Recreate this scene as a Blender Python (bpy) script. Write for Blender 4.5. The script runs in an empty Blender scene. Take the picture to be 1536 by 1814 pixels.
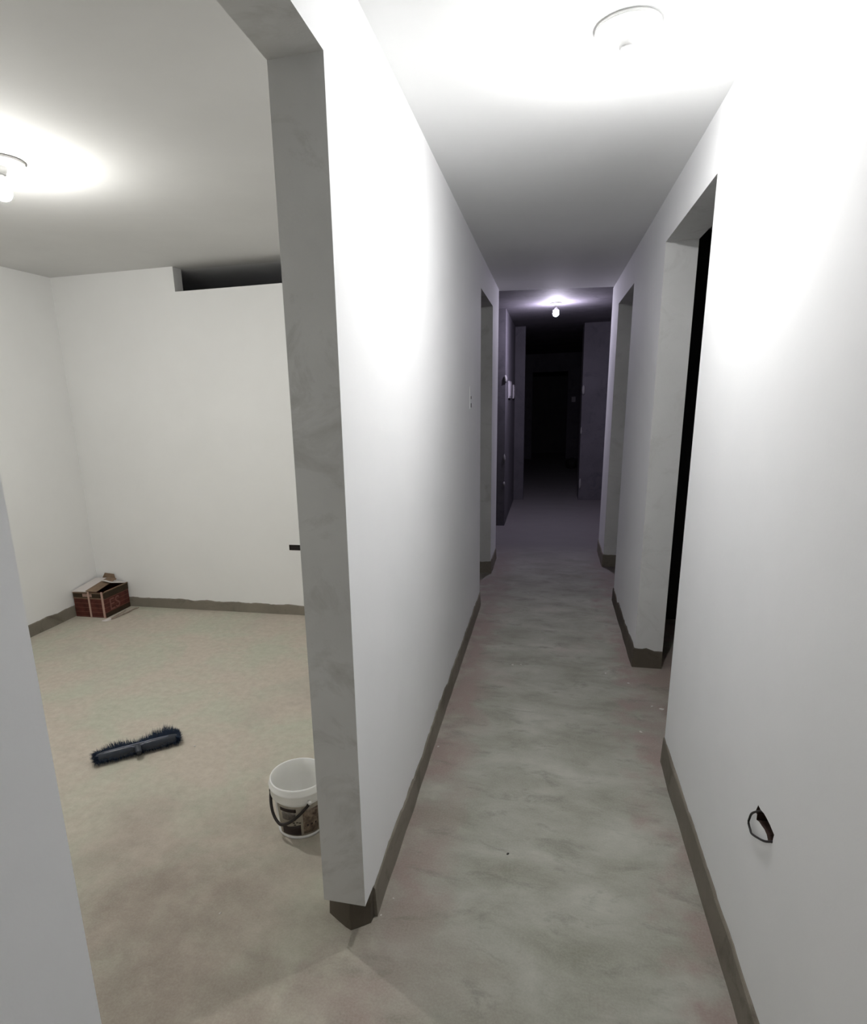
import bpy, bmesh, math, random
from mathutils import Vector, Matrix
from mathutils.geometry import tessellate_polygon
from mathutils import noise as mnoise

random.seed(7)
SC = bpy.context.scene
COL = SC.collection

# ---------------------------------------------------------------- camera
cam_d = bpy.data.cameras.new('camera')
cam = bpy.data.objects.new('camera', cam_d)
COL.objects.link(cam)
SC.camera = cam
RT = Vector((0.9727, 0.2301, -0.0313)).normalized()
DN = Vector((0.0255, -0.2398, -0.9705)).normalized()
FW = RT.cross(DN).normalized()
DN = FW.cross(RT).normalized()
UP = -DN
cam.matrix_world = Matrix(((RT.x, UP.x, -FW.x, 0), (RT.y, UP.y, -FW.y, 0), (RT.z, UP.z, -FW.z, 1.5), (0, 0, 0, 1)))
cam_d.sensor_fit = 'VERTICAL'
cam_d.sensor_height = 24.0
cam_d.lens = 24.0 * 1078.53 / 1814
cam_d.shift_x = 55.82 / 1814
cam_d.shift_y = 66.96 / 1814
cam_d.clip_start = 0.02

# ---------------------------------------------------------------- light and exposure
NEAR_LAMP = 530.0      # radiance of the bulb over the corridor
ROOM_LAMP = 900.0     # radiance of the bulb in the left room
FAR_LAMP = 1250.0       # radiance of the bulb at the end of the corridor
w = bpy.data.worlds.new('night')
SC.world = w
w.use_nodes = True
w.node_tree.nodes['Background'].inputs[0].default_value = (0.012, 0.011, 0.018, 1)
w.node_tree.nodes['Background'].inputs[1].default_value = 0.15
SC.view_settings.view_transform = 'Standard'
SC.view_settings.look = 'None'
SC.view_settings.gamma = 1
SC.view_settings.use_curve_mapping = False
SC.view_settings.exposure = 0.0

# ---------------------------------------------------------------- materials
class NT:
    def __init__(s, name):
        s.m = bpy.data.materials.new(name)
        s.m.use_nodes = True
        s.t = s.m.node_tree
        s.b = s.t.nodes['Principled BSDF']
        s.geo = s.t.nodes.new('ShaderNodeNewGeometry').outputs['Position']
    def n(s, kind, **kw):
        nd = s.t.nodes.new(kind)
        for k, v in kw.items():
            setattr(nd, k, v)
        return nd
    def put(s, sock, v):
        if isinstance(v, bpy.types.NodeSocket):
            s.t.links.new(v, sock)
        elif isinstance(v, (tuple, list)) and len(v) == 3 and sock.type == 'RGBA':
            sock.default_value = (*v, 1)
        else:
            sock.default_value = v
    def noise(s, scale, detail=4, rough=.55, dist=0, vec=None, stretch=None, rot=0):
        v = vec or s.geo
        if stretch or rot:
            mp = s.n('ShaderNodeMapping')
            s.put(mp.inputs['Vector'], v)
            mp.inputs['Rotation'].default_value = (0, 0, rot)
            mp.inputs['Scale'].default_value = stretch or (1, 1, 1)
            v = mp.outputs[0]
        nd = s.n('ShaderNodeTexNoise')
        s.put(nd.inputs['Vector'], v)
        nd.inputs['Scale'].default_value = scale
        nd.inputs['Detail'].default_value = detail
        nd.inputs['Roughness'].default_value = rough
        nd.inputs['Distortion'].default_value = dist
        return nd.outputs['Fac']
    def ramp(s, fac, a, b, lo=0., hi=1.):
        nd = s.n('ShaderNodeMapRange')
        s.put(nd.inputs[0], fac)
        nd.inputs[1].default_value = a
        nd.inputs[2].default_value = b
        nd.inputs[3].default_value = lo
        nd.inputs[4].default_value = hi
        return nd.outputs[0]
    def mix(s, fac, a, b, mode='MIX'):
        nd = s.n('ShaderNodeMix', data_type='RGBA', blend_type=mode)
        s.put(nd.inputs[0], fac)
        s.put(nd.inputs[6], a)
        s.put(nd.inputs[7], b)
        return nd.outputs[2]
    def math(s, op, a, b=0.):
        nd = s.n('ShaderNodeMath', operation=op)
        s.put(nd.inputs[0], a)
        s.put(nd.inputs[1], b)
        return nd.outputs[0]
    def bump(s, h, strength=.3, dist=.01):
        nd = s.n('ShaderNodeBump')
        s.put(nd.inputs['Height'], h)
        nd.inputs['Strength'].default_value = strength
        nd.inputs['Distance'].default_value = dist
        s.put(s.b.inputs['Normal'], nd.outputs[0])
    def done(s, color, rough=.85, spec=.3):
        s.put(s.b.inputs['Base Color'], color)
        s.put(s.b.inputs['Roughness'], rough)
        s.b.inputs['Specular IOR Level'].default_value = spec
        return s.m

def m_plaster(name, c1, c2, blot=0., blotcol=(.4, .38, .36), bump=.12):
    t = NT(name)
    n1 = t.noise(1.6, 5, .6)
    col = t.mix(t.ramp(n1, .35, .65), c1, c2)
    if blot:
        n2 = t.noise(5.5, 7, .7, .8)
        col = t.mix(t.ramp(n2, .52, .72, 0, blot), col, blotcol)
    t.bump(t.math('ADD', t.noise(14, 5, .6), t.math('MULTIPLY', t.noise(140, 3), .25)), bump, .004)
    return t.done(col, .8, .25)

def m_plain(name, col, rough=.6, spec=.4, metallic=0., var=0., scale=30):
    t = NT(name)
    c = col
    if var:
        n = t.noise(scale, 4)
        c = t.mix(t.ramp(n, .3, .7), tuple(x * (1 - var) for x in col), tuple(min(1, x * (1 + var)) for x in col))
    t.b.inputs['Metallic'].default_value = metallic
    return t.done(c, rough, spec)

PLASTER = m_plaster('painted_plaster', (.87, .875, .88), (.90, .90, .905))
PLASTER_ROOM = m_plaster('room_plaster', (.87, .87, .86), (.90, .90, .89))
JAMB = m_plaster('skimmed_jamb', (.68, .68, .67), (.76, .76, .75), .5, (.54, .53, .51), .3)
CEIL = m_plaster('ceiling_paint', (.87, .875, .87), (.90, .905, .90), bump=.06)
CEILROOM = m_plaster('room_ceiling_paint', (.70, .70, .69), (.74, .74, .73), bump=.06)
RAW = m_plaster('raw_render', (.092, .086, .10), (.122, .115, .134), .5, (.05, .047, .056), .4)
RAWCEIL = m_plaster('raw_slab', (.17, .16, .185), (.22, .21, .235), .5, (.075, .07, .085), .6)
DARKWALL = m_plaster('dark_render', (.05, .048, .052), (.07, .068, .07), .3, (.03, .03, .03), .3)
CEMENT = m_plaster('cement_band', (.19, .170, .138), (.27, .243, .20), .8, (.115, .098, .075), .8)
FOOT = m_plaster('shaded_mortar_foot', (.085, .072, .055), (.13, .112, .088), .6, (.05, .04, .03), .8)  # cement darkened: the pillar foot's shade is put into the colour
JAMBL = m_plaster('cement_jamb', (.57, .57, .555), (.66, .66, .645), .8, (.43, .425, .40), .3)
BRICKHOLE = m_plaster('brick_dust_brown', (.035, .02, .015), (.07, .04, .03), .5, (.015, .01, .01), .9)

def m_floor():
    t = NT('cement_floor')
    big = t.noise(1.9, 6, .6, .6)
    med = t.noise(3.0, 8, .62, .25, stretch=(1, 1.7, 1), rot=.25)
    fine = t.noise(26, 6, .7)
    grain = t.noise(150, 3, .7)
    # green grey cement with pinkish beige dust on it
    cem = t.mix(t.ramp(med, .32, .66), (0.268, 0.268, 0.217), (0.457, 0.457, 0.399))
    dust = t.mix(t.ramp(fine, .3, .7), (0.478, 0.413, 0.341), (0.609, 0.544, 0.464))
    green = t.mix(t.ramp(fine, .3, .7), (0.435, 0.435, 0.341), (0.558, 0.558, 0.457))
    sep = t.n('ShaderNodeSeparateXYZ')
    t.put(sep.inputs[0], t.geo)
    x, y = sep.outputs[0], sep.outputs[1]
    wob = t.ramp(t.noise(7, 4), .3, .7, -.08, .08)
    xw = t.math('ADD', x, wob)
    room = t.ramp(xw, -.42, -.62)                       # dusty beige in the left room
    dusty = t.mix(t.ramp(t.noise(2.6, 5, .6, .5), .42, .62), dust, green)
    # trodden darker patches
    dusty = t.mix(t.ramp(t.noise(1.3, 4, .6, .3), .56, .72, 0, .45), dusty, (0.341, 0.290, 0.261))
    col = t.mix(t.math('MULTIPLY', room, .92), cem, dusty)
    # brick dust swept against the corridor skirting
    el = t.ramp(xw, -.24, -.38)
    er = t.ramp(xw, .34, .46)
    edge = t.math('MAXIMUM', el, er)
    edge = t.math('MULTIPLY', edge, t.math('SUBTRACT', 1., room))
    edge = t.math('MULTIPLY', edge, t.ramp(t.noise(3.5, 4), .3, .55))
    col = t.mix(t.math('MULTIPLY', edge, .95), col, (0.341, 0.268, 0.239))
    # soft pinkish dust blotches everywhere
    col = t.mix(t.ramp(t.noise(2.2, 4, .6, .2), .58, .72, 0, .45), col, (0.450, 0.384, 0.348))
    # trodden purplish dirt and painted-in lamp shading in the mouth of the opening
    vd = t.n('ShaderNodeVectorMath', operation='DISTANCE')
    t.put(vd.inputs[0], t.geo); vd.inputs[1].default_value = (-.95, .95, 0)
    dirt_shade = t.ramp(t.math('ADD', vd.outputs['Value'], t.ramp(t.noise(2.4, 5), .3, .7, -.35, .35)), 1.05, .35)
    dirt_shade = t.math('MULTIPLY', dirt_shade, t.ramp(t.noise(4.5, 6, .65), .32, .62, .35, .85))
    col = t.mix(dirt_shade, col, (.27, .225, .19))
    # dark trowel drags
    drag = t.ramp(t.noise(5.5, 9, .68, .5, stretch=(1, 2.0, 1), rot=.2), .54, .68, 0, .62)
    drag = t.math('MULTIPLY', drag, t.math('SUBTRACT', 1., t.math('MULTIPLY', room, .8)))
    col = t.mix(drag, col, (.20, .20, .165))
    col = t.mix(t.ramp(grain, .35, .75, 0, .16), col, (0.725, 0.696, 0.623))
    # white plaster droppings trodden into the floor
    vo = t.n('ShaderNodeTexVoronoi')
    t.put(vo.inputs['Vector'], t.geo)
    vo.inputs['Scale'].default_value = 7.5
    sp = t.ramp(t.math('ADD', vo.outputs['Distance'], t.ramp(fine, .3, .7, -.02, .02)), .045, .02)
    gate = t.ramp(t.noise(2.7, 2), .52, .6)
    col = t.mix(t.math('MULTIPLY', sp, gate), col, (0.750, 0.750, 0.750))
    # past the end of the corridor the floor is bare and greyer
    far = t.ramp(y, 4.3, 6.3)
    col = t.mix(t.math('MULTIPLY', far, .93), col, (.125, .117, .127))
    t.bump(t.math('ADD', med, t.math('MULTIPLY', fine, .5)), .35, .006)
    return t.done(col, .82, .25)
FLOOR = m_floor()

def m_emit(name, col, s):
    t = NT(name)
    t.put(t.b.inputs['Emission Color'], col)
    # the frosted dome is brightest at its tip and weaker towards the opaque base
    sep = t.n('ShaderNodeSeparateXYZ')
    t.put(sep.inputs[0], t.n('ShaderNodeNewGeometry').outputs['Normal'])
    t.put(t.b.inputs['Emission Strength'], t.ramp(sep.outputs[2], -1., .25, s * 2.1, s * .2))
    return t.done((.9, .9, .9), .4, .5)

# ---------------------------------------------------------------- helpers
def obj(name, bm, mats, parent=None, smooth=False):
    me = bpy.data.meshes.new(name)
    bmesh.ops.recalc_face_normals(bm, faces=bm.faces)
    if smooth:
        for f in bm.faces:
            f.smooth = True
    bm.to_mesh(me)
    bm.free()
    for m in (mats if isinstance(mats, (list, tuple)) else [mats]):
        me.materials.append(m)
    o = bpy.data.objects.new(name, me)
    COL.objects.link(o)
    if parent:
        o.parent = parent
    return o

def tag(o, label, cat, group=None, kind=None):
    o['label'] = label
    o['category'] = cat
    if group:
        o['group'] = group
    if kind:
        o['kind'] = kind
    return o

def struct(o):
    o['kind'] = 'structure'
    return o

def thing(name, loc, label, cat, rz=0, group=None):
    e = bpy.data.objects.new(name, None)
    e.empty_display_size = .05
    COL.objects.link(e)
    e.location = loc
    e.rotation_euler = (0, 0, rz)
    return tag(e, label, cat, group)

def box(bm, x0, x1, y0, y1, z0, z1, mi=0):
    v = [bm.verts.new((x, y, z)) for z in (z0, z1) for y in (y0, y1) for x in (x0, x1)]
    for q in ((0, 2, 3, 1), (4, 5, 7, 6), (0, 1, 5, 4), (2, 6, 7, 3), (0, 4, 6, 2), (1, 3, 7, 5)):
        f = bm.faces.new([v[i] for i in q])
        f.material_index = mi

def lathe(bm, prof, n=40, cx=0, cy=0, closed_top=False, closed_bot=False, mi=0):
    rings = []
    for r, z in prof:
        rings.append([bm.verts.new((cx + r * math.cos(2 * math.pi * i / n), cy + r * math.sin(2 * math.pi * i / n), z)) for i in range(n)])
    for a, b in zip(rings, rings[1:]):
        for i in range(n):
            f = bm.faces.new((a[i], a[(i + 1) % n], b[(i + 1) % n], b[i]))
            f.material_index = mi
    if closed_bot:
        bm.faces.new(rings[0]).material_index = mi
    if closed_top:
        bm.faces.new(rings[-1]).material_index = mi

def tube(bm, pts, r, n=8, flat=1.0, cap=True):
    pts = [Vector(p) for p in pts]
    rings = []
    up0 = Vector((0, 0, 1))
    for i, p in enumerate(pts):
        d = (pts[min(i + 1, len(pts) - 1)] - pts[max(i - 1, 0)]).normalized()
        u = up0 if abs(d.dot(up0)) < .95 else Vector((1, 0, 0))
        a = d.cross(u).normalized()
        b = a.cross(d).normalized()
        rr = r[i] if isinstance(r, (list, tuple)) else r
        rings.append([bm.verts.new(p + a * rr * math.cos(2 * math.pi * k / n) + b * rr * flat * math.sin(2 * math.pi * k / n)) for k in range(n)])
    for a, b in zip(rings, rings[1:]):
        for k in range(n):
            bm.faces.new((a[k], a[(k + 1) % n], b[(k + 1) % n], b[k]))
    if cap:
        bm.faces.new(rings[0])
        bm.faces.new(rings[-1])

def wall(name, axis, pos, thick, outer, holes=(), niches=(), mats=(None,), shear=0., zref=2.406):
    """solid wall. outline given in (u, z); u runs along y (axis 'x') or along x (axis 'y').
    pos: the face seen, thick: signed thickness. niche = (polygon, depth)."""
    bm = bmesh.new()
    def P(u, z, d):
        q = pos + d
        if axis == 'x':
            return (q + shear * z / zref, u, z)
        return (u, q + shear * z / zref, z)
    def sheet(polys, d):
        idx = []
        for p in polys:
            idx += [bm.verts.new(P(u, z, d)) for u, z in p]
        tris = tessellate_polygon([[Vector((u, z, 0)) for u, z in p] for p in polys])
        for t in tris:
            try:
                bm.faces.new([idx[i] for i in t])
            except ValueError:
                pass
    def sides(p, d0, d1, mi, depth_cap=False):
        a = [bm.verts.new(P(u, z, d0)) for u, z in p]
        b = [bm.verts.new(P(u, z, d1)) for u, z in p]
        for i in range(len(p)):
            f = bm.faces.new((a[i], a[(i + 1) % len(p)], b[(i + 1) % len(p)], b[i]))
            f.material_index = mi
        if depth_cap:
            bm.faces.new(b).material_index = mi
    sheet([outer] + list(holes) + [n[0] for n in niches], 0)
    sheet([outer] + list(holes), thick)
    sides(outer, 0, thick, 1)
    for h in holes:
        sides(h, 0, thick, 1)
    for p, dep in niches:
        sides(p, 0, dep, 2, True)
    bmesh.ops.remove_doubles(bm, verts=bm.verts, dist=1e-5)
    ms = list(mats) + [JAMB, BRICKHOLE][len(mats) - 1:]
    return struct(obj(name, bm, ms))

def band(name, path, h, amp=.012, proud=.004, seed=0., side=1, mat=None, step=.02):
    """raw cement skirting band following a floor polyline; side=+1: room lies to the left of the path."""
    bm = bmesh.new()
    pts = []
    P = [Vector(p) for p in path]
    # offset corners properly
    off = []
    for i, p in enumerate(P):
        ns = []
        if i > 0:
            d = (P[i] - P[i - 1]).normalized(); ns.append(Vector((-d.y, d.x)) * side)
        if i < len(P) - 1:
            d = (P[i + 1] - P[i]).normalized(); ns.append(Vector((-d.y, d.x)) * side)
        nn = sum(ns, Vector((0, 0)))
        nn = nn / (nn.length_squared) * len(ns) if len(ns) == 2 and nn.length > .1 else ns[0]
        off.append(nn)
    s = 0
    for i in range(len(P) - 1):
        L = (P[i + 1] - P[i]).length
        n = max(1, int(L / step))
        for k in range(n + (1 if i == len(P) - 2 else 0)):
            t = k / n
            pts.append((P[i].lerp(P[i + 1], t), off[i].lerp(off[i + 1], t), s + L * t))
        s += L
    rows = []
    for p, o, q in pts:
        z = h + amp * (mnoise.noise((q * 2.3, seed, 0)) * 1.5 + mnoise.noise((q * 9, seed, 3)) + .5 * mnoise.noise((q * 31, seed, 5)))
        pr = proud * (1.5 + mnoise.noise((q * 5, seed, 8)))
        a = p + o * (pr + .004); b = p + o * pr; c = p - o * .012
        rows.append([bm.verts.new((a.x, a.y, -.004)), bm.verts.new((b.x, b.y, z - .006)),
                     bm.verts.new((p.x + o.x * pr * .4, p.y + o.y * pr * .4, z)), bm.verts.new((c.x, c.y, z)), bm.verts.new((c.x, c.y, -.004))])
    for a, b in zip(rows, rows[1:]):
        for k in range(5):
            bm.faces.new((a[k], a[(k + 1) % 5], b[(k + 1) % 5], b[k]))
    bm.faces.new(rows[0]); bm.faces.new(rows[-1])
    return struct(obj(name, bm, mat or CEMENT))

# ---------------------------------------------------------------- room shell
ZC = 2.406
XL, XR = -.473, .492           # foot of the corridor walls
SL, SR = .013, .027            # how far they lean at the ceiling
TL, TR = .123, .147            # wall thickness
XW, YB = -3.43, 3.91           # left room: far left wall and back wall
YN = .30                       # left room: near wall
LT = 2.186                     # lintel height

bm = bmesh.new(); box(bm, -5, 5, -2, 17, -.12, 0)
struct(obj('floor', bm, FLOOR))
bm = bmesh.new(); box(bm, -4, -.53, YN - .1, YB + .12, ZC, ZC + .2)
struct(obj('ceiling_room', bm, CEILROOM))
bm = bmesh.new(); box(bm, -4, -.53, YB + .12, 5.5, ZC, ZC + .2)
struct(obj('ceiling_dark_room', bm, CEIL))
bm = bmesh.new(); box(bm, -.53, 5, -2, 5.88, ZC, ZC + .15)
# the painted ceiling stops a little askew
for v in bm.verts:
    if v.co.y > 5:
        v.co.y = 5.92 + v.co.x * .22
struct(obj('ceiling', bm, CEIL))
bm = bmesh.new(); box(bm, -5, 5, 4.6, 17, ZC + .035, ZC + .18)
for v in bm.verts:
    if v.co.y < 5:
        v.co.y = 5.90 + v.co.x * .22
struct(obj('ceiling_beyond', bm, RAWCEIL))

# corridor left wall, with the wide opening to the room and a narrower one further on
wall('wall_left', 'x', XL, -TL,
     [(-1.6, 0), (.436, 0), (.436, LT), (1.357, LT), (1.357, .114), (1.445, .108), (1.445, 0), (4.30, 0), (4.30, LT + .01), (5.17, LT + .01), (5.17, 0), (5.68, 0), (5.74, ZC), (-1.6, ZC)],
     mats=(PLASTER, JAMBL), shear=SL)
# corridor right wall, two openings and a broken hole low on the near part
HOLE = [(1.394, .552), (1.378, .552), (1.356, .558), (1.3335, .559), (1.315, .5585), (1.288, .555), (1.291, .5425), (1.291, .531), (1.312, .517), (1.326, .526),
        (1.342, .527), (1.360, .523), (1.3756, .521), (1.3936, .513), (1.394, .527), (1.406, .5265)]
wall('wall_right', 'x', XR, TR,
     [(-1.6, 0), (2.427, 0), (2.427, LT + .006), (3.38, LT + .006), (3.38, 0), (4.55, 0), (4.55, LT + .012), (5.51, LT + .012), (5.51, 0), (6.07, 0), (6.10, ZC), (-1.6, ZC)],
     niches=[(HOLE, .05)], mats=(PLASTER,), shear=SR)
# left room
wall('wall_room_back', 'y', YB, .10,
     [(XW - .12, 0), (XL - TL + .004, 0), (XL - TL + .004, 2.25), (-2.463, 2.25), (-2.463, ZC), (XW - .12, ZC)],
     niches=[([(-1.783, .484), (-1.683, .484), (-1.683, .524), (-1.783, .524)], .045)], mats=(PLASTER_ROOM,))
wall('wall_room_left', 'x', XW, -.12, [(YN - .12, 0), (YB, 0), (YB, ZC), (YN - .12, ZC)], mats=(PLASTER_ROOM,))
wall('wall_room_near', 'y', YN, -.12, [(XW, 0), (XL - TL, 0), (XL - TL, ZC), (XW, ZC)], mats=(PLASTER_ROOM,))
wall('wall_near', 'y', -1.5, -.12, [(XL, 0), (XR, 0), (XR + SR, ZC), (XL + SL, ZC)], mats=(PLASTER,))
# unlit rooms either side
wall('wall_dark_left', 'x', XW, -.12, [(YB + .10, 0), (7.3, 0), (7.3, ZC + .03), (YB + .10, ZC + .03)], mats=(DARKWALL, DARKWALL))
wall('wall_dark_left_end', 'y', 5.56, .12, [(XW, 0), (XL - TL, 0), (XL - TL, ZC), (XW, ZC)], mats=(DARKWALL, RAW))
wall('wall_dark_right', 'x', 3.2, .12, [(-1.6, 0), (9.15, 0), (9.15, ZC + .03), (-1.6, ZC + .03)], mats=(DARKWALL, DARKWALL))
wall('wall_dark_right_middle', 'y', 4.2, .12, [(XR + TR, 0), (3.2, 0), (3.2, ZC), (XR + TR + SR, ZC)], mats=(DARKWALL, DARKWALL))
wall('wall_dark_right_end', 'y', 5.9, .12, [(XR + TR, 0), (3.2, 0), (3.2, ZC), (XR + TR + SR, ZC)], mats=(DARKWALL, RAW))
wall('wall_dark_right_near', 'y', -1.5, -.12, [(XR + TR, 0), (3.2, 0), (3.2, ZC), (XR + TR, ZC)], mats=(DARKWALL, DARKWALL))
# beyond the corridor: bare rendered walls
ZF = ZC + .035
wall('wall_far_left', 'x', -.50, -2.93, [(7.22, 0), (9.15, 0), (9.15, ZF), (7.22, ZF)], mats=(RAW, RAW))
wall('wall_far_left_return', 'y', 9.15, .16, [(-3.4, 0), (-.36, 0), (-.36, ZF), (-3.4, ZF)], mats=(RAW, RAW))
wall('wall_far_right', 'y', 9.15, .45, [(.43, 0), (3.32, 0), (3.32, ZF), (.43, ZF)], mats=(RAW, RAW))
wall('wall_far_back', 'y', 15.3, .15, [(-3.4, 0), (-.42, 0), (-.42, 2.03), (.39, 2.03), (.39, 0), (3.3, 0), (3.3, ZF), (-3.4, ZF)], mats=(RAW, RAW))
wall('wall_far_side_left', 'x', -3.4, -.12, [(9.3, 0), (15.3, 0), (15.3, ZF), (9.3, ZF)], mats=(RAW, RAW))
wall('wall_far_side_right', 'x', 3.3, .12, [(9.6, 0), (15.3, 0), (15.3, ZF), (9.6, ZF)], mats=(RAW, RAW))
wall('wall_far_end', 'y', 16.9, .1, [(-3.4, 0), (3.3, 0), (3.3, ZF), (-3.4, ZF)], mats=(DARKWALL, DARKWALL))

# raw cement bands where the plaster stops short of the floor
xl, xlb = XL, XL - TL
xr, xrb = XR, XR + TR
band('baseboard_left', [(xl, 1.44), (xl, 4.30), (xlb, 4.30)], .102, .013, seed=1, side=-1)
band('baseboard_room_right', [(xlb, 3.9), (xlb, 1.44)], .105, .007, seed=11, side=-1)
# crumbled foot of the pillar between room and corridor, set back under the plaster
bm = bmesh.new()
foot = [(xlb - .004, 1.46), (xlb - .014, 1.424), (xlb + .024, 1.400), (xlb + .048, 1.386), (xlb + .069, 1.377), (xlb + .085, 1.388), (xl - .021, 1.400), (xl - .004, 1.414), (xl, 1.45)]
lo = [bm.verts.new((x, y, -.003)) for x, y in foot]
mi_ = [bm.verts.new((x + .002 * math.sin(9 * i), y + .004 + .003 * math.cos(7 * i), .055)) for i, (x, y) in enumerate(foot)]
hi = [bm.verts.new((x, y + .006, .118)) for x, y in foot]
for A, B in ((lo, mi_), (mi_, hi)):
    for i in range(len(foot)):
        j = (i + 1) % len(foot)
        bm.faces.new((A[i], A[j], B[j], B[i]))
bm.faces.new(lo); bm.faces.new(hi)
struct(obj('baseboard_pillar', bm, FOOT))
band('baseboard_left_near', [(xl, -1.5), (xl, .436), (xlb, .436)], .10, .008, seed=2, side=-1)
band('baseboard_left_far', [(xlb, 5.17), (xl, 5.17), (xl, 5.68)], .105, .01, seed=3, side=-1)
band('baseboard_right_near', [(xr, -1.5), (xr, 2.427), (xrb, 2.427)], .115, .007, seed=4, side=1)
band('baseboard_right_middle', [(xrb, 3.38), (xr, 3.38), (xr, 4.55), (xrb, 4.55)], .10, .024, seed=5, side=1, mat=FOOT)
band('baseboard_right_far', [(xrb, 5.51), (xr, 5.51), (xr, 6.07)], .11, .012, seed=6, side=1)
band('baseboard_back', [(XW, YB), (xlb, YB)], .073, .009, seed=7, side=-1)
band('baseboard_room_left', [(XW, YN), (XW, YB)], .085, .008, seed=8, side=-1)

# ---------------------------------------------------------------- bulbs on the ceiling
PORC = m_plain('white_porcelain', (.88, .88, .87), .35)
RIMG = m_plain('grey_edge', (.66, .66, .65), .6)
CAPW = m_plain('bulb_base_plastic', (.8, .8, .8), .4)
def ceiling_light(loc, r, col, s, label, drop=.135):
    t = thing('ceiling_light', loc, label, 'ceiling light', group='bare bulbs on the ceilings')
    bm = bmesh.new()
    lathe(bm, [(.0005, 0), (r, 0), (r, -.006), (r * .93, -.014), (r * .6, -.020), (.0005, -.020)], 48)
    obj('canopy', bm, PORC, t, True)
    bm = bmesh.new()
    lathe(bm, [(r, -.001), (r + .003, -.001), (r + .003, -.010), (r, -.010), (r, -.001)], 48)
    obj('canopy_rim', bm, RIMG, t, True)
    bm = bmesh.new()
    lathe(bm, [(.026, -.018), (.025, -.034), (.020, -.040), (.020, -.046), (.0005, -.046)], 32)
    obj('socket', bm, PORC, t, True)
    bm = bmesh.new()
    lathe(bm, [(.014, -.044), (.016, -.052), (.024, -.068), (.0275, -.074)], 32)
    b = obj('bulb_base', bm, CAPW, t, True)
    bm = bmesh.new()
    R = .031; zc = -drop + R
    prof = [(.0275, -.074)]
    a0 = math.asin(.0275 / R)
    for k in range(1, 15):
        a = a0 + (math.pi - a0) * k / 14
        prof.append((max(.0004, R * math.sin(a)), zc + R * math.cos(a)))
    lathe(bm, prof, 32)
    obj('bulb', bm, m_emit('bulb_glow', col, s), t, True)
    return t
ceiling_light((.168, 1.915, ZC), .078, (1, .995, .985), NEAR_LAMP, 'glaring white bulb on a round ceiling holder over the corridor')
ceiling_light((-2.015, 2.13, ZC), .085, (1, .99, .955), ROOM_LAMP, 'bright bulb on the left room ceiling with a grey-edged holder, cut by the photo edge')
ceiling_light((.033, 7.06, ZF), .055, (.86, .80, 1.0), FAR_LAMP, 'small distant bluish-white bulb on the ceiling past the end of the corridor')

# ---------------------------------------------------------------- bucket
BX, BY = -.848, 1.788
bucket = thing('bucket', (BX, BY, 0), 'open white plastic paint bucket with dark handle beside the corridor pillar', 'bucket', rz=math.atan2(-BY, -BX) + math.pi)
# local -x axis... rotate so that local angle 0 faces the camera
bucket.rotation_euler = (0, 0, math.atan2(-BY, -BX))
WPL = m_plain('white_bucket_plastic', (.88, .88, .85), .35, .5, var=.03, scale=12)
BLK = m_plain('black_plastic', (.018, .013, .012), .5, .4)
WPL.node_tree.nodes['Principled BSDF'].inputs['Subsurface Weight'].default_value = .6
WPL.node_tree.nodes['Principled BSDF'].inputs['Subsurface Radius'].default_value = (.02, .02, .018)
WPL.node_tree.nodes['Principled BSDF'].inputs['Subsurface Scale'].default_value = 1.0
bm = bmesh.new()
RT_, RB_, BH = .104, .083, .205
def rad(z): return RB_ + (RT_ - .006 - RB_) * z / BH
prof = [(.0005, .004), (RB_ - .006, .004), (RB_ - .002, 0), (RB_ + .003, .001), (RB_ + .003, .008), (rad(.01), .010), (rad(.145), .145), (RT_ - .001, .147), (RT_, .150), (RT_ - .001, .176),
        (RT_ + .003, .178), (RT_ + .004, .184), (RT_, .187), (RT_ - .001, .200), (RT_ - .002, .205), (RT_ - .005, .2055), (RT_ - .007, .203), (rad(.15) - .004, .15), (RB_ - .004, .010), (.0005, .009)]
lathe(bm, prof, 64)
obj('bucket_body', bm, WPL, bucket, True)

def patch(a0, a1, z0, z1, lift, na=12, nz=3, wob=None):
    bm = bmesh.new()
    rows = []
    for j in range(nz + 1):
        row = []
        for i in range(na + 1):
            a = math.radians(a0 + (a1 - a0) * i / na)
            z = z0 + (z1 - z0) * j / nz
            if wob and j == nz:
                z += wob(i / na)
            r = rad(z) + lift
            row.append((r, a, z))
        rows.append(row)
    f = [[bm.verts.new((r * math.cos(a), r * math.sin(a), z)) for r, a, z in row] for row in rows]
    g = [[bm.verts.new(((r - lift - .001) * math.cos(a), (r - lift - .001) * math.sin(a), z)) for r, a, z in row] for row in rows]
    for j in range(nz):
        for i in range(na):
            bm.faces.new((f[j][i], f[j][i + 1], f[j + 1][i + 1], f[j + 1][i]))
    for i in range(na):
        bm.faces.new((f[0][i], f[0][i + 1], g[0][i + 1], g[0][i])); bm.faces.new((f[nz][i], f[nz][i + 1], g[nz][i + 1], g[nz][i]))
    for j in range(nz):
        bm.faces.new((f[j][0], f[j + 1][0], g[j + 1][0], g[j][0])); bm.faces.new((f[j][na], f[j + 1][na], g[j + 1][na], g[j][na]))
    return bm
t = NT('printed_photo')
c = t.mix(t.ramp(t.noise(45, 5, .7), .35, .65), (.07, .045, .032), (.33, .26, .20))
BEIGE = t.done(c, .5)
t = NT('printed_grey')
c = t.mix(t.ramp(t.noise(30, 5, .7), .35, .65), (.10, .085, .08), (.26, .23, .20))
GREYP = t.done(c, .5)
DKB = m_plain('dark_brown_print', (.022, .012, .010), .5)
CREAM = m_plain('cream_label', (.40, .36, .29), .5, var=.12, scale=60)
lab = obj('label', patch(-62, 95, .012, .135, .0006, 40), CREAM, bucket, True)
lab['label'] = 'cream printed label with brown blocks'
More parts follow.
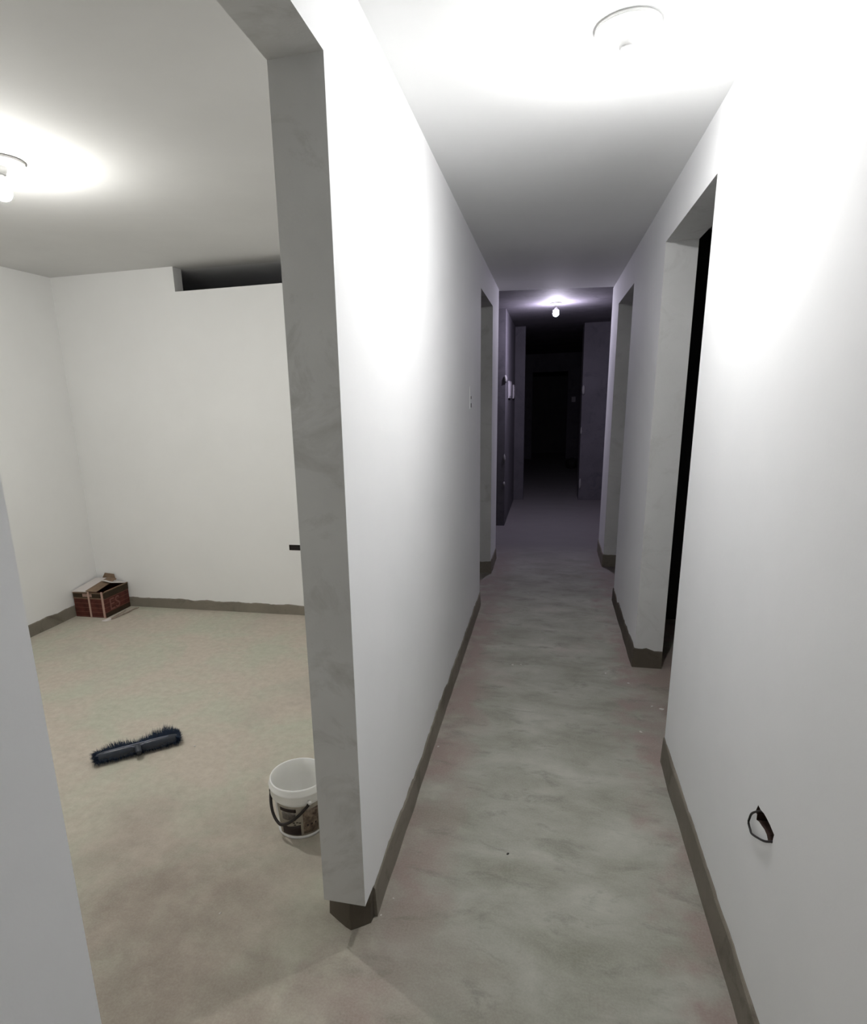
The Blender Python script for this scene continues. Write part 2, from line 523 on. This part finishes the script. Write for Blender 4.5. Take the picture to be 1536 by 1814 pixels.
def lp(bm, m):
    o = obj('label_print', bm, m, lab, True)
    return o
lp(patch(-52, -4, .016, .052, .0012, 16, 3, lambda u: .010 * (abs(u - .35) * 1.6 - .25)), DKB)
lp(patch(-52, -12, .112, .126, .0012), DKB)
lp(patch(-48, -14, .078, .110, .0012), GREYP)
lp(patch(2, 40, .020, .118, .0012, 16, 5), BEIGE)
lp(patch(50, 72, .030, .072, .0012), DKB)
for a in (10, 20, 30):
    lp(patch(a, a + 4, .050, .057, .0018, 3, 1), DKB)
for k, (a, z) in enumerate([(-22, .066), (-14, .068), (-8, .066), (-20, .058)]):
    lp(patch(a, a + 5, z, z + .004, .0014, 3, 1), BLK)
# hanging handle
bm = bmesh.new(); pts = []
for k in range(41):
    u = k / 40
    a = math.radians(-112 + 128 * u)
    s = 1 - abs(2 * u - 1) ** 1.5
    z = .152 - .090 * s
    r = rad(z) + .012 + .004 * s
    if u < .06 or u > .94:
        r = RT_ + .004
    pts.append((r * math.cos(a), r * math.sin(a), z))
tube(bm, pts, .0054, 8)
obj('handle', bm, BLK, bucket, True)
for a in (-112, 16):
    bm = bmesh.new()
    a = math.radians(a)
    tube(bm, [((RT_ - .003) * math.cos(a), (RT_ - .003) * math.sin(a), .155), ((RT_ + .010) * math.cos(a), (RT_ + .010) * math.sin(a), .155)], .007, 12)
    obj('handle_lug', bm, WPL, bucket, True)

# ---------------------------------------------------------------- broom head on the floor
broom = thing('broom_head', (-1.755, 2.085, 0), 'loose navy blue broom head lying on the dusty floor of the left room', 'broom head', rz=math.radians(41))
BODYM = m_plain('worn_blue_plastic', (.024, .030, .044), .34, .5, var=.25, scale=20)
NAVY = m_plain('navy_bristles', (.007, .018, .042), .7, .3, var=.3, scale=60)
HL = .182
bm = bmesh.new()
rows = []
N = 40
for i in range(N + 1):
    u = -1 + 2 * i / N
    x = u * HL
    e = max(0., 1 - abs(u) ** 7) ** .5 
    waist = 1 - .28 * math.exp(-(u / .16) ** 2)
    hw = max(.0008, .019 * e * waist)          # half width in y
    hh = max(.0008, .020 * e * (1 - .1 * math.exp(-(u / .2) ** 2)))
    ring = []
    for k in range(16):
        a = 2 * math.pi * k / 16
        c, s = math.cos(a), math.sin(a)
        yy = hw * (abs(c) ** .7) * (1 if c > 0 else -1)
        zz = hh * (abs(s) ** .8) * (1 if s > 0 else -1)
        # a raised rib along the back
        if s > .9:
            zz += .004 * e
        ring.append(bm.verts.new((x, yy - .012 + .004 * u * u, .030 + zz)))
    rows.append(ring)
for a, b in zip(rows, rows[1:]):
    for k in range(16):
        bm.faces.new((a[k], a[(k + 1) % 16], b[(k + 1) % 16], b[k]))
bm.faces.new(rows[0]); bm.faces.new(rows[-1])
body = obj('head_block', bm, BODYM, broom, True)
bm = bmesh.new()
tube(bm, [(-.0, -.020, .040), (0, -.040, .036), (0, -.058, .030)], [.017, .015, .014], 14, cap=False)
tube(bm, [(0, -.057, .030), (0, -.030, .036)], [.0115, .011], 14)
obj('handle_socket', bm, BODYM, broom, True)
bm = bmesh.new()
tube(bm, [(-.135, -.014, .0525), (-.07, -.013, .0545), (-.02, -.012, .0535), (.02, -.012, .0535), (.07, -.013, .0545), (.13, -.013, .0525)], .0028, 8)
for sx in (-1, 1):
    tube(bm, [(sx * .012, -.026, .047), (sx * .035, -.016, .053), (sx * .06, -.013, .0545)], .0024, 6)
rib = obj('rib', bm, m_plain('highlight_ridge', (.16, .17, .23), .35, .6), broom, True)  # paler colour paints the highlight along the ridge
rib['label'] = 'ridge with its highlight painted paler'
bm = bmesh.new()
rnd = random.Random(3)
for i in range(9000):
    u = rnd.uniform(-1, 1)
    x = u * (HL - .008)
    back = rnd.random()
    base = Vector((x, rnd.uniform(-.024, .022), rnd.uniform(.012, .036)))
    lobe = .056 + .012 * math.cos(u * math.pi * 2.0 + math.pi) + (.014 if u > .6 else 0) + .010 * u
    fan = u * .35 + rnd.gauss(0, .10)
    L = lobe * rnd.uniform(.72, 1.05) * (1 - .45 * abs(u) ** 8)
    d = Vector((math.sin(fan), math.cos(fan), rnd.uniform(-.35, .70))).normalized()
    if back < .16:          # splayed at the ends
        sg = 1 if u > 0 else -1
        base.x = sg * (HL - .022); base.z += .008
        an = rnd.uniform(-.9, 1.6)
        d = Vector((sg * math.cos(an), math.sin(an), rnd.uniform(-.4, .35))).normalized()
        L = rnd.uniform(.016, .036) * (1.1 if an > 0 else .8)
    elif back < .36:          # spread out under the front edge
        d = Vector((rnd.gauss(0, .25), -1, rnd.uniform(-.55, -.2))).normalized()
        L = rnd.uniform(.008, .030)
    tip = base + d * L
    tip.z = max(.0015, tip.z)
    base.z = max(.004, base.z)
    sid = d.cross(Vector((0, 0, 1))).normalized() * .0017
    upv = Vector((0, 0, .0011))
    b0 = [bm.verts.new(base + sid), bm.verts.new(base - sid * .5 + upv), bm.verts.new(base - sid * .5 - upv)]
    tp = bm.verts.new(tip)
    for k in range(3):
        bm.faces.new((b0[k], b0[(k + 1) % 3], tp))
br = obj('bristles', bm, NAVY, broom)
br['kind'] = 'stuff'

# ---------------------------------------------------------------- cardboard box in the corner
BW, BD, BHH = .262, .270, .195
cb = thing('cardboard_box', (XW + .014, YB - .012 - BD, 0), 'torn red-brown cardboard carton with open flaps standing in the far room corner', 'cardboard box')
t = NT('printed_red_carton')
col = t.mix(t.ramp(t.noise(18, 5, .7), .35, .65), (.060, .014, .010), (.115, .032, .024))
sep = t.n('ShaderNodeSeparateXYZ'); t.put(sep.inputs[0], t.geo)
z = sep.outputs[2]
wv = t.math('SINE', t.math('MULTIPLY', z, 190.))
col = t.mix(t.ramp(wv, .9, .99, 0, .55), col, (.27, .12, .09))
REDC = t.done(col, .7)
KRAFT = m_plain('kraft_board', (.24, .165, .11), .8, .2, var=.15, scale=25)
KDARK = m_plain('dark_print_band', (.045, .03, .018), .7, .2, var=.2)
WHITEC = m_plain('white_board', (.72, .67, .65), .6, .3)
STRAPM = m_plain('pinkish_strap', (.50, .33, .27), .5)
bm = bmesh.new()
tk = .006
box(bm, 0, BW, 0, tk, 0, BHH); box(bm, 0, BW, BD - tk, BD, 0, BHH)
box(bm, 0, tk, tk, BD - tk, 0, BHH); box(bm, BW - tk, BW, tk, BD - tk, 0, BHH); box(bm, tk, BW - tk, tk, BD - tk, 0, tk)
obj('carton_body', bm, REDC, cb)
bm = bmesh.new()
box(bm, -.001, BW + .001, -.0015, 0, BHH - .042, BHH - .001); box(bm, BW, BW + .0015, -.001, BD + .001, BHH - .05, BHH - .001)
o = obj('printed_band', bm, KDARK, cb); o['label'] = 'dark printed band under the rim'
bm = bmesh.new()
box(bm, -.0005, BW + .002, -.003, -.001, BHH - .050, BHH - .044)
box(bm, -.0005, BW + .002, -.003, -.001, BHH - .010, BHH - .004)
obj('band_edge', bm, KRAFT, cb)
def flap(name, pts, m, th=.004, lab=None):
    bm = bmesh.new()
    P = [Vector(p) for p in pts]
    n = (P[1] - P[0]).cross(P[2] - P[0]).normalized() * th
    a = [bm.verts.new(p) for p in P]; b = [bm.verts.new(p + n) for p in P]
    bm.faces.new(a); bm.faces.new(b)
    for i in range(len(P)):
        bm.faces.new((a[i], a[(i + 1) % len(P)], b[(i + 1) % len(P)], b[i]))
    o = obj(name, bm, m, cb)
    if lab: o['label'] = lab
    return o
H0 = BHH
# left white flap folded over the box, kraft flap over the middle, raised white flap at the back right
flap('flap', [(-.004, -.004, H0 + .002), (.0, BD - .02, H0 + .034), (.118, BD - .03, H0 + .040), (.118, -.002, H0 + .004)], WHITEC, lab='white flap')
flap('flap', [(.112, .0, H0 + .009), (.118, BD - .02, H0 + .046), (.215, BD * .80, H0 + .046), (.205, .0, H0 + .006)], KRAFT, lab='bare brown flap')
flap('flap', [(BW, BD, H0), (BW - .01, BD * .42, H0 + .046), (.15, BD * .50, H0 + .052), (.12, BD, H0 + .020)], WHITEC, lab='raised white flap')
flap('flap', [(BW, 0, H0 - .002), (BW, BD, H0 - .002), (BW + .010, BD - .01, H0 + .008), (BW + .006, .01, H0 + .008)], KRAFT, lab='short torn flap')
flap('flap', [(.03, BD - .002, H0), (.17, BD - .002, H0), (.15, BD + .006, H0 + .062), (.07, BD + .006, H0 + .068)], KRAFT, lab='upright back flap')
bm = bmesh.new()
box(bm, .128, .141, -.006, -.001, -.0, H0 + .004)
obj('strap', bm, STRAPM, cb)
bm = bmesh.new()
box(bm, .243, .258, -.006, -.001, 0, H0 + .004)
obj('strap', bm, STRAPM, cb)
bm = bmesh.new()
for k in range(9):
    yy = .02 + k * .008
    box(bm, .085 + k * .009, .090 + k * .009, -.0045, -.002, H0 - .036, H0 - .014)
obj('barcode_print', bm, STRAPM, cb)
# big pale lettering on the side towards the room
fc = bpy.data.curves.new('side_letters', 'FONT')
fc.body = 'ES'
fc.size = .125; fc.extrude = .0006; fc.align_x = 'LEFT'
tmp = bpy.data.objects.new('tmp', fc); COL.objects.link(tmp)
dg = bpy.context.evaluated_depsgraph_get()
me = bpy.data.meshes.new_from_object(tmp.evaluated_get(dg))
bpy.data.objects.remove(tmp)
for p in me.polygons: p.material_index = 0
me.materials.clear(); me.materials.append(m_plain('faded_red_ink', (.21, .085, .07), .7))
lt = bpy.data.objects.new('printed_letters', me); COL.objects.link(lt)
lt.parent = cb
lt.matrix_local = Matrix(((0, 0, 1, BW + .001), (1, 0, 0, .045), (0, 1, 0, .045), (0, 0, 0, 1)))
bm = bmesh.new(); box(bm, BW, BW + .0015, .0, BD, 0, .035)
obj('printed_base_stripe', bm, KDARK, cb)

# scraps in front of the box
bm = bmesh.new()
vs = []
for k in range(14):
    a = 2 * math.pi * k / 14
    vs.append((.035 * math.cos(a) * (1 + .2 * math.sin(3 * a)), .020 * math.sin(a)))
a_ = [bm.verts.new((x, y, .001)) for x, y in vs]; b_ = [bm.verts.new((x * .9, y * .9, .007 + .004 * math.sin(x * 90))) for x, y in vs]
bm.faces.new(a_); bm.faces.new(b_)
for k in range(14): bm.faces.new((a_[k], a_[(k + 1) % 14], b_[(k + 1) % 14], b_[k]))
o = obj('paper_scrap', bm, WHITEC); o.location = (-3.115, 3.585, 0); o.rotation_euler = (0, 0, .9)
tag(o, 'crumpled white scrap on the floor at the front corner of the carton', 'scrap')
bm = bmesh.new()
pts = [(-3.095, 3.60, .004), (-3.075, 3.65, .010), (-3.078, 3.70, .005), (-3.062, 3.76, .009), (-3.075, 3.82, .004), (-3.06, 3.87, .005)]
tube(bm, pts, .0045, 6)
tube(bm, [(-3.10, 3.61, .004), (-3.11, 3.68, .006), (-3.10, 3.74, .012), (-3.12, 3.80, .006)], .003, 6)
o = obj('packing_string', bm, m_plain('dirty_string', (.34, .27, .22), .8, var=.4, scale=80))
tag(o, 'tangled dirty packing string lying along the carton side', 'string')

# ---------------------------------------------------------------- wall fittings
GREYP2 = m_plain('grey_conduit', (.022, .018, .018), .6, var=.3)
bm = bmesh.new()
pts = [(XR + .010, 1.378, .548), (XR - .002, 1.3806, .5446), (XR - .004, 1.406, .5197), (XR - .004, 1.4164, .4993), (XR - .004, 1.420, .484), (XR - .004, 1.4045, .4771), (XR - .004, 1.3908, .4754), (XR - .004, 1.348, .497), (XR - .004, 1.312, .5184), (XR + .004, 1.292, .535), (XR + .03, 1.292, .54)]
# smooth with Catmull-Rom
def cr(P, n=6):
    P = [Vector(p) for p in P]; out = []
    for i in range(len(P) - 1):
        p0, p1, p2, p3 = P[max(i - 1, 0)], P[i], P[i + 1], P[min(i + 2, len(P) - 1)]
        for k in range(n):
            t = k / n
            out.append(.5 * ((2 * p1) + (p2 - p0) * t + (2 * p0 - 5 * p1 + 4 * p2 - p3) * t * t + (3 * p1 - p0 - 3 * p2 + p3) * t ** 3))
    out.append(P[-1]); return out
tube(bm, [p + Vector((.003, 0, 0)) for p in cr(pts)], .0026, 8)
o = obj('electrical_cable', bm, GREYP2, None, True)
tag(o, 'thin dark cable looping out of the broken hole low on the right wall', 'cable')

bm = bmesh.new(); box(bm, -.049, .049, 0, .030, -.019, .019)
o = obj('junction_box', bm, BLK); o.location = (-1.733, YB + .013, .504)
tag(o, 'black rectangular socket box sunk in the white back wall of the left room', 'electrical box')

sp = thing('switch_box', (XL + SL * .62, 3.74, 1.50), 'faint plastered switch box on the corridor left wall before the far opening', 'switch box')
bm = bmesh.new(); box(bm, -.004, .004, -.04, .04, -.065, .065)
bmesh.ops.bevel(bm, geom=list(bm.edges), offset=.002, segments=2)
obj('cover', bm, PLASTER, sp)
for z, h in ((-.045, .012), (.0, .008)):
    bm = bmesh.new(); box(bm, .003, .0052, -.014, .010, z - h, z + h)
    obj('slot', bm, GREYP2, sp)

FITW = m_plain('white_fitting', (.42, .40, .43), .5)
def wbox(y0, y1, z0, z1, label):
    t = thing('breaker_box', (-.50, (y0 + y1) / 2, z0), label, 'electrical box', group='white boxes on the bare wall')
    w_ = (y1 - y0) / 2
    bm = bmesh.new(); box(bm, -.004, .016, -w_, w_, 0, z1 - z0)
    bmesh.ops.bevel(bm, geom=list(bm.edges), offset=.003, segments=2)
    obj('frame', bm, FITW, t)
    bm = bmesh.new(); box(bm, .015, .020, -w_ * .8, w_ * .8, .02, z1 - z0 - .02)
    obj('cover', bm, FITW, t)
wbox(7.72, 8.12, 1.48, 1.68, 'white wall box, nearer of the two on the bare wall left of the dark doorway')
wbox(8.62, 9.02, 1.47, 1.65, 'white wall box, farther of the two on the bare wall left of the dark doorway')

PATCH = m_plain('pale_plaster_spot', (.26, .25, .26), .8)
def splash(loc, sx, sy, sz, label, seed):
    bm = bmesh.new()
    bmesh.ops.create_icosphere(bm, subdivisions=2, radius=1)
    for v in bm.verts:
        n = 1 + .5 * mnoise.noise(v.co * 2.2 + Vector((seed, 0, 0)))
        v.co = Vector((v.co.x * sx, v.co.y * sy, v.co.z * sz)) * n
    o = obj('plaster_patch', bm, PATCH, None, True)
    o.location = loc
    tag(o, label, 'plaster patch', 'pale plaster spots on the bare wall edges')
splash((.445, 9.15, 1.55), 0.0210, .012, 0.0723, 'pale plaster patch on the bare wall edge right of the dark doorway, at head height', 1)
splash((.437, 9.15, .99), 0.0135, .012, 0.0510, 'small pale plaster patch on the bare right wall edge, at waist height', 2)
splash((.447, 9.15, .23), 0.0165, .012, 0.0850, 'pale streaked plaster patch on the bare right wall edge near the floor', 3)
splash((-.498, 7.22, 1.69), 0.0165, .012, 0.0425, 'pale plaster lump on the left bare wall corner above the white boxes', 4)
splash((-.505, 7.22, .80), 0.0135, .010, 0.0467, 'pale plaster lump on the left bare wall corner at knee height', 5)
splash((-.505, 7.22, .50), 0.0120, .010, 0.0298, 'smallest pale plaster lump, low on the left bare wall corner', 6)

sw = thing('wall_switch', (.53, 15.3, 1.385), 'tiny white switch on the back wall beside the dark doorway', 'switch')
bm = bmesh.new(); box(bm, -.045, .045, -.012, 0, -.06, .06); obj('plate', bm, FITW, sw)
bm = bmesh.new(); box(bm, -.018, .018, -.018, -.011, -.03, .03); obj('rocker', bm, FITW, sw)

# dark sack on the floor far back
bm = bmesh.new()
bmesh.ops.create_icosphere(bm, subdivisions=3, radius=1)
for v in bm.verts:
    n = 1 + .25 * mnoise.noise(v.co * 1.8)
    z = v.co.z
    v.co = Vector((v.co.x * .11 * n, v.co.y * .10 * n, (.11 + z * .115 * n)))
    if v.co.z < .0: v.co.z = 0
    if z > .6: v.co.x *= .7; v.co.y *= .7
o = obj('sack', bm, m_plain('dark_sack', (.02, .018, .018), .8, var=.3), None, True)
o.location = (.46, 13.2, 0)
tag(o, 'dark lumpy sack on the floor near the far dark doorway', 'sack')

# ---------------------------------------------------------------- crumbs on the floor
CHIP = m_plain('plaster_crumb', (.66, .64, .60), .8)
STONE = m_plain('dark_pebble', (.05, .045, .04), .8)
def crumb(x, y, s, label, m=CHIP, name='plaster_crumb', cat='crumb', seed=0):
    bm = bmesh.new()
    bmesh.ops.create_icosphere(bm, subdivisions=1, radius=1)
    for v in bm.verts:
        n = 1 + .5 * mnoise.noise(v.co * 1.7 + Vector((seed * 3.1, 0, 0)))
        v.co = Vector((v.co.x * s * n * 1.4, v.co.y * s * n * .8, max(-.5, v.co.z) * s * .5 * n + s * .25))
    o = obj(name, bm, m)
    o.location = (x, y, 0)
    o.rotation_euler = (0, 0, seed * 1.3)
    tag(o, label, cat, 'plaster crumbs on the floor' if m is CHIP else None)
CR = [
 (-.455, 1.446, .0035, 'tiny white plaster crumb beside the pillar foot in the corridor'),
 (-.434, 1.515, .003, 'tiny white plaster sliver just right of the pillar foot'),
 (-.445, 2.378, .0045, 'white plaster crumb against the left skirting half way along the corridor'),
 (-.126, 3.298, .006, 'right one of two white crumbs side by side in mid corridor'),
 (-.173, 3.29, .005, 'left one of two white crumbs side by side in mid corridor'),
 (.335, 3.262, .006, 'white plaster crumb on the corridor floor just before the pale right pier'),
 (.564, 2.894, .009, 'largest white plaster crumb on the floor in the first right opening'),
 (.523, 2.915, .006, 'smaller white crumb left of the largest one in the first right opening'),
 (.438, 2.661, .006, 'white plaster crumb just before the first right opening'),
 (-.015, 2.763, .004, 'small white crumb in the middle of the corridor floor'),
 (-1.693, 2.676, .007, 'white plaster crumb on the room floor between broom head and back wall'),
 (-1.534, 2.181, .006, 'white plaster crumb on the room floor right of the broom head'),
 (-.938, 1.355, .004, 'tiny white crumb on the room floor in front of the bucket'),
]
for i, (x, y, s, l) in enumerate(CR):
    crumb(x, y, s, l, seed=i + 1)
crumb(-.1, 1.775, .0045, 'single dark pebble on the near corridor floor', STONE, 'pebble', 'pebble', 20)
